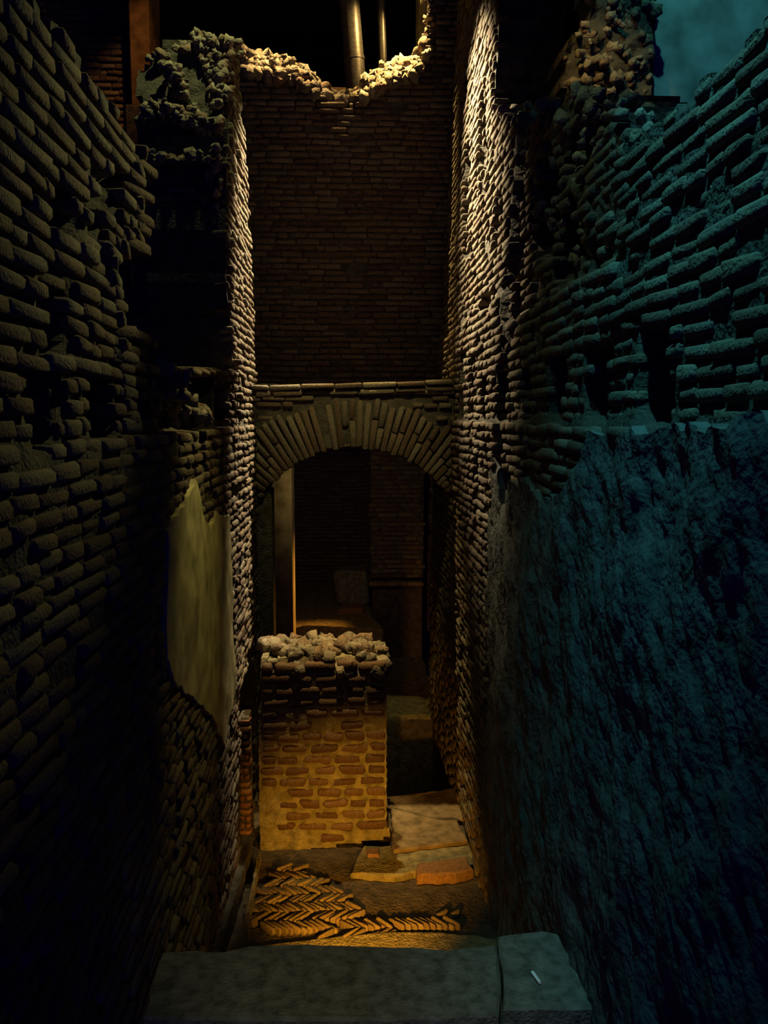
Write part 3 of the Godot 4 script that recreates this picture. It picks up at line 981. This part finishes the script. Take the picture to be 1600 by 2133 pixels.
# ---------------------------------------------------------------- the stone ledge in front
func foreground() -> void:
	var w := thing("wall_cross", "thick cross wall under the stone ledge in the foreground", "wall", Vector3.ZERO, "structure")
	part("mortar_core", box_mesh(Vector3(-0.76, -0.1, -3.22), Vector3(0.93, 0.80, -2.66), 0.02, 0.006), M.mortar, w)
	var a := part("stone_slab", prism(poly([[-0.735, 3.20], [-0.62, 3.215], [-0.50, 3.19], [-0.40, 3.24], [-0.1, 3.235], [0.2, 3.20], [0.40, 3.17], [0.585, 3.19], [0.57, 2.98], [0.53, 2.80], [0.2, 2.79], [-0.3, 2.81], [-0.75, 2.84]]), 0.78, 0.92, 0.012), M.slab, self)
	tag(a, "wide grey stone slab of the foreground ledge, left of the seam", "stone slab")
	var b := part("stone_slab_001", prism(poly([[0.592, 3.235], [0.68, 3.25], [0.79, 3.265], [0.845, 3.235], [0.875, 3.13], [0.89, 3.08], [0.93, 3.05], [0.93, 2.79], [0.545, 2.81], [0.578, 2.98]]), 0.78, 0.935, 0.010), M.slab, self)
	tag(b, "smaller grey stone slab at the right end of the ledge with a white scrap on it", "stone slab")
	var st := begin()
	cyl(0.0065, 0.006, Vector3(0.685, 0.944, -2.985), Vector3(0.700, 0.944, -2.925), st, 10)
	var c := part("paper_scrap", done(st), M.paper, self)
	tag(c, "thin white rolled scrap lying on the right stone slab", "scrap")


# ---------------------------------------------------------------- beyond the arch
func simple_wall(w: Node, f: Face, u0: float, u1: float, v0: float, v1: float, thick: float, most: int) -> void:
	var inside := func(u, v): return u > u0 and u < u1 and v > v0 and v < v1
	var depth := func(u, v): return -0.02 + wobble(u, v) + 0.008 * nz.get_noise_2d(u * 12, v * 12)
	part("mortar_core", core(f, u0, u1, v0, v1, 0.05, inside, depth, thick, 0.1), M.mortar, w)
	var list := []
	courses(list, f, u0, u1, v0, v1, 0.058, 0.12, 0.26, inside, func(u, v): return wobble(u, v), 1.0, 1.1)
	lay(list, w, "brick", M.brick, most)


func beyond_arch() -> void:
	var j := thing("pillar_jamb", "pale plastered jamb beyond the arch with an orange lit edge", "pillar", Vector3.ZERO, "structure")
	part("jamb_body", box_mesh(Vector3(-0.74, -1.3, -9.0), Vector3(-0.535, 2.80, -8.5), 0.015, 0.004), M.plaster, j)
	var p := thing("pillar_far", "brick pier seen through the right half of the arch", "pillar", Vector3.ZERO, "structure")
	var f := Face.new(Vector3(0, 0, -10.5), Vector3.RIGHT, Vector3.UP, Vector3(0, 0, 1))
	simple_wall(p, f, 0.30, 0.95, 1.02, 3.2, 0.5, 120)
	part("shelf_stone", box_mesh(Vector3(0.28, 0.93, -11.0), Vector3(0.95, 0.98, -10.44), 0.008, 0.003), M.sandstone, p)
	part("pier_base", box_mesh(Vector3(0.32, -1.3, -11.0), Vector3(0.95, 0.93, -10.55), 0.02, 0.004), M.earth, p)
	var e := thing("wall_end", "dark reddish brick wall at the end of the passage beyond the arch", "wall", Vector3.ZERO, "structure")
	simple_wall(e, Face.new(Vector3(0, 0, -12.4), Vector3.RIGHT, Vector3.UP, Vector3(0, 0, 1)), -1.6, 1.6, -1.3, 4.0, 0.3, 200)
	var m := thing("platform", "raised stone platform in the passage beyond the arch with a lit top", "platform", Vector3.ZERO, "structure")
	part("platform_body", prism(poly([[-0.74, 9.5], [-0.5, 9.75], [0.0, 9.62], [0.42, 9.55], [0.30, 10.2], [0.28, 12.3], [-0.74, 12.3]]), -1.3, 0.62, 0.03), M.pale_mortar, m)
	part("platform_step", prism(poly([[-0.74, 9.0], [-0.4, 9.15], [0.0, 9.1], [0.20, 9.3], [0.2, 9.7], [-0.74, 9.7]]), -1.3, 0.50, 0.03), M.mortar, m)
	part("broken_tile", prism(poly([[-0.10, 10.3], [-0.05, 10.6], [0.22, 10.6], [0.20, 10.3]]), 0.60, 0.69, 0.02), M.terracotta, m)
	var s := part("stone_block", box_mesh(Vector3(-0.14, 0.615, -11.25), Vector3(0.28, 1.06, -10.75), 0.05, 0.03), M.slab, self)
	tag(s, "rough stone block standing on the far platform beyond the arch", "stone block")
	var g := thing("floor_far", "far floor beyond the pit to the right of the low wall, its riser coloured dark for shade", "floor", Vector3.ZERO, "structure")
	part("earth", prism(poly([[0.18, 8.42], [0.95, 8.44], [0.95, 10.6], [0.35, 10.6]]), -1.3, -0.05, 0.02), M.earth, g)  # riser in a darker material, standing in for the pit shade
	part("floor_lit_top", prism(poly([[0.18, 8.44], [0.95, 8.46], [0.95, 10.6], [0.35, 10.6]]), -0.05, 0.0, 0.02), M.pale_mortar, g)  # kept paler than the riser, as the lit top


# ---------------------------------------------------------------- the things up in the hall
func upper_things() -> void:
	var p := thing("duct_pipe", "thick slanting metal pipe rising behind the broken back wall", "pipe", Vector3.ZERO)
	var st := begin()
	cyl(0.105, 0.105, Vector3(0.20, 5.6, -9.5), Vector3(-0.02, 8.2, -9.5), st, 28)
	part("pipe_body", done(st), M.steel, p)
	for y in [6.70, 7.5]:
		var c := Vector3(0.20, 5.6, -9.5).lerp(Vector3(-0.02, 8.2, -9.5), (y - 5.6) / 2.6)
		st = begin()
		cyl(0.112, 0.112, c, c + Vector3(-0.003, 0.035, 0), st, 28)
		part("pipe_collar", done(st), M.steel, p)
	st = begin()
	cyl(0.04, 0.04, Vector3(0.46, 5.6, -9.6), Vector3(0.36, 8.2, -9.6), st, 16)
	var q := part("support_post", done(st), M.steel, self)
	tag(q, "thin leaning metal post right of the thick pipe", "post")
	var b := part("floor_upper", box_mesh(Vector3(-4.1, 5.45, -14.0), Vector3(4.1, 5.62, -8.8), 0.01), M.dark, self)
	tag(b, "dark upper hall floor behind the broken back wall", "floor", "structure")
	var sh := thing("shelf_board", "dim brown board lying behind the dip of the back wall", "board", Vector3.ZERO)
	part("board_top", box_mesh(Vector3(-0.55, 6.52, -10.3), Vector3(0.02, 6.58, -9.9), 0.006), M.terracotta, sh)
	part("board_front", box_mesh(Vector3(-0.52, 5.62, -10.25), Vector3(-0.02, 6.52, -9.95), 0.006), M.sandstone, sh)
	var side := thing("pillar_right", "lit orange plaster pier edge behind the right end of the back wall", "pillar", Vector3.ZERO, "structure")
	part("pier_body", box_mesh(Vector3(0.76, 5.6, -9.6), Vector3(0.98, 8.2, -9.2), 0.01, 0.004), M.plaster, side)
	# plastered pilaster and brick wall behind the left pier
	var pl := thing("pillar_plaster", "tall yellow-brown plastered pilaster behind the left pier", "pillar", Vector3.ZERO, "structure")
	part("pilaster_body", box_mesh(Vector3(-1.86, 3.0, -8.5), Vector3(-1.69, 8.2, -8.0), 0.01, 0.004), M.brown_plaster, pl)
	part("pilaster_foot", box_mesh(Vector3(-1.90, 3.0, -8.55), Vector3(-1.65, 5.70, -7.95), 0.01, 0.004), M.mortar, pl)
	var lw := thing("wall_left_hall", "dim reddish brick wall behind the near left wall", "wall", Vector3.ZERO, "structure")
	simple_wall(lw, Face.new(Vector3(0, 0, -8.3), Vector3.RIGHT, Vector3.UP, Vector3(0, 0, 1)), -3.0, -1.87, 3.4, 8.0, 0.3, 100)
	# rubble pier and plain wall on the right
	var rp := thing("rubble_pier", "tall rough rubble pier edge behind the right wall", "pillar", Vector3.ZERO, "structure")
	var f := Face.new(Vector3(0, 0, -4.6), Vector3.RIGHT, Vector3.UP, Vector3(0, 0, 1))
	var left := [[3.5, 1.15], [4.3, 1.12], [4.57, 1.17], [4.85, 1.14], [5.1, 1.29], [5.6, 1.25]]
	var inside := func(u, v): return u > line(left, v) + 0.05 * nz.get_noise_1d(v * 8) and u < 1.61
	var depth := func(u, v): return -0.05 + 0.05 * nz.get_noise_2d(u * 6, v * 6) + 0.02 * nz.get_noise_2d(u * 17, v * 17)
	part("rubble_core", core(f, 1.0, 1.62, 3.4, 6.0, 0.03, inside, depth, 0.4), M.mortar, rp)
	var rl := []
	for k in 240:
		var v := rng.randf_range(4.0, 5.5)
		var u := rng.randf_range(line(left, v), 1.60)
		pile(rl, Vector3(u, v, -4.65), Vector3(0.01, 0.01, 0.03), 1, 0.04, 0.10)
	stones_lay(rl, rp, 240)
	var t := part("wall_plain", box_mesh(Vector3(1.66, 2.0, -5.2), Vector3(4.15, 8.2, -4.8), 0.006), M.concrete, self)
	tag(t, "smooth modern wall lit blue green above the right brick wall", "wall", "structure")
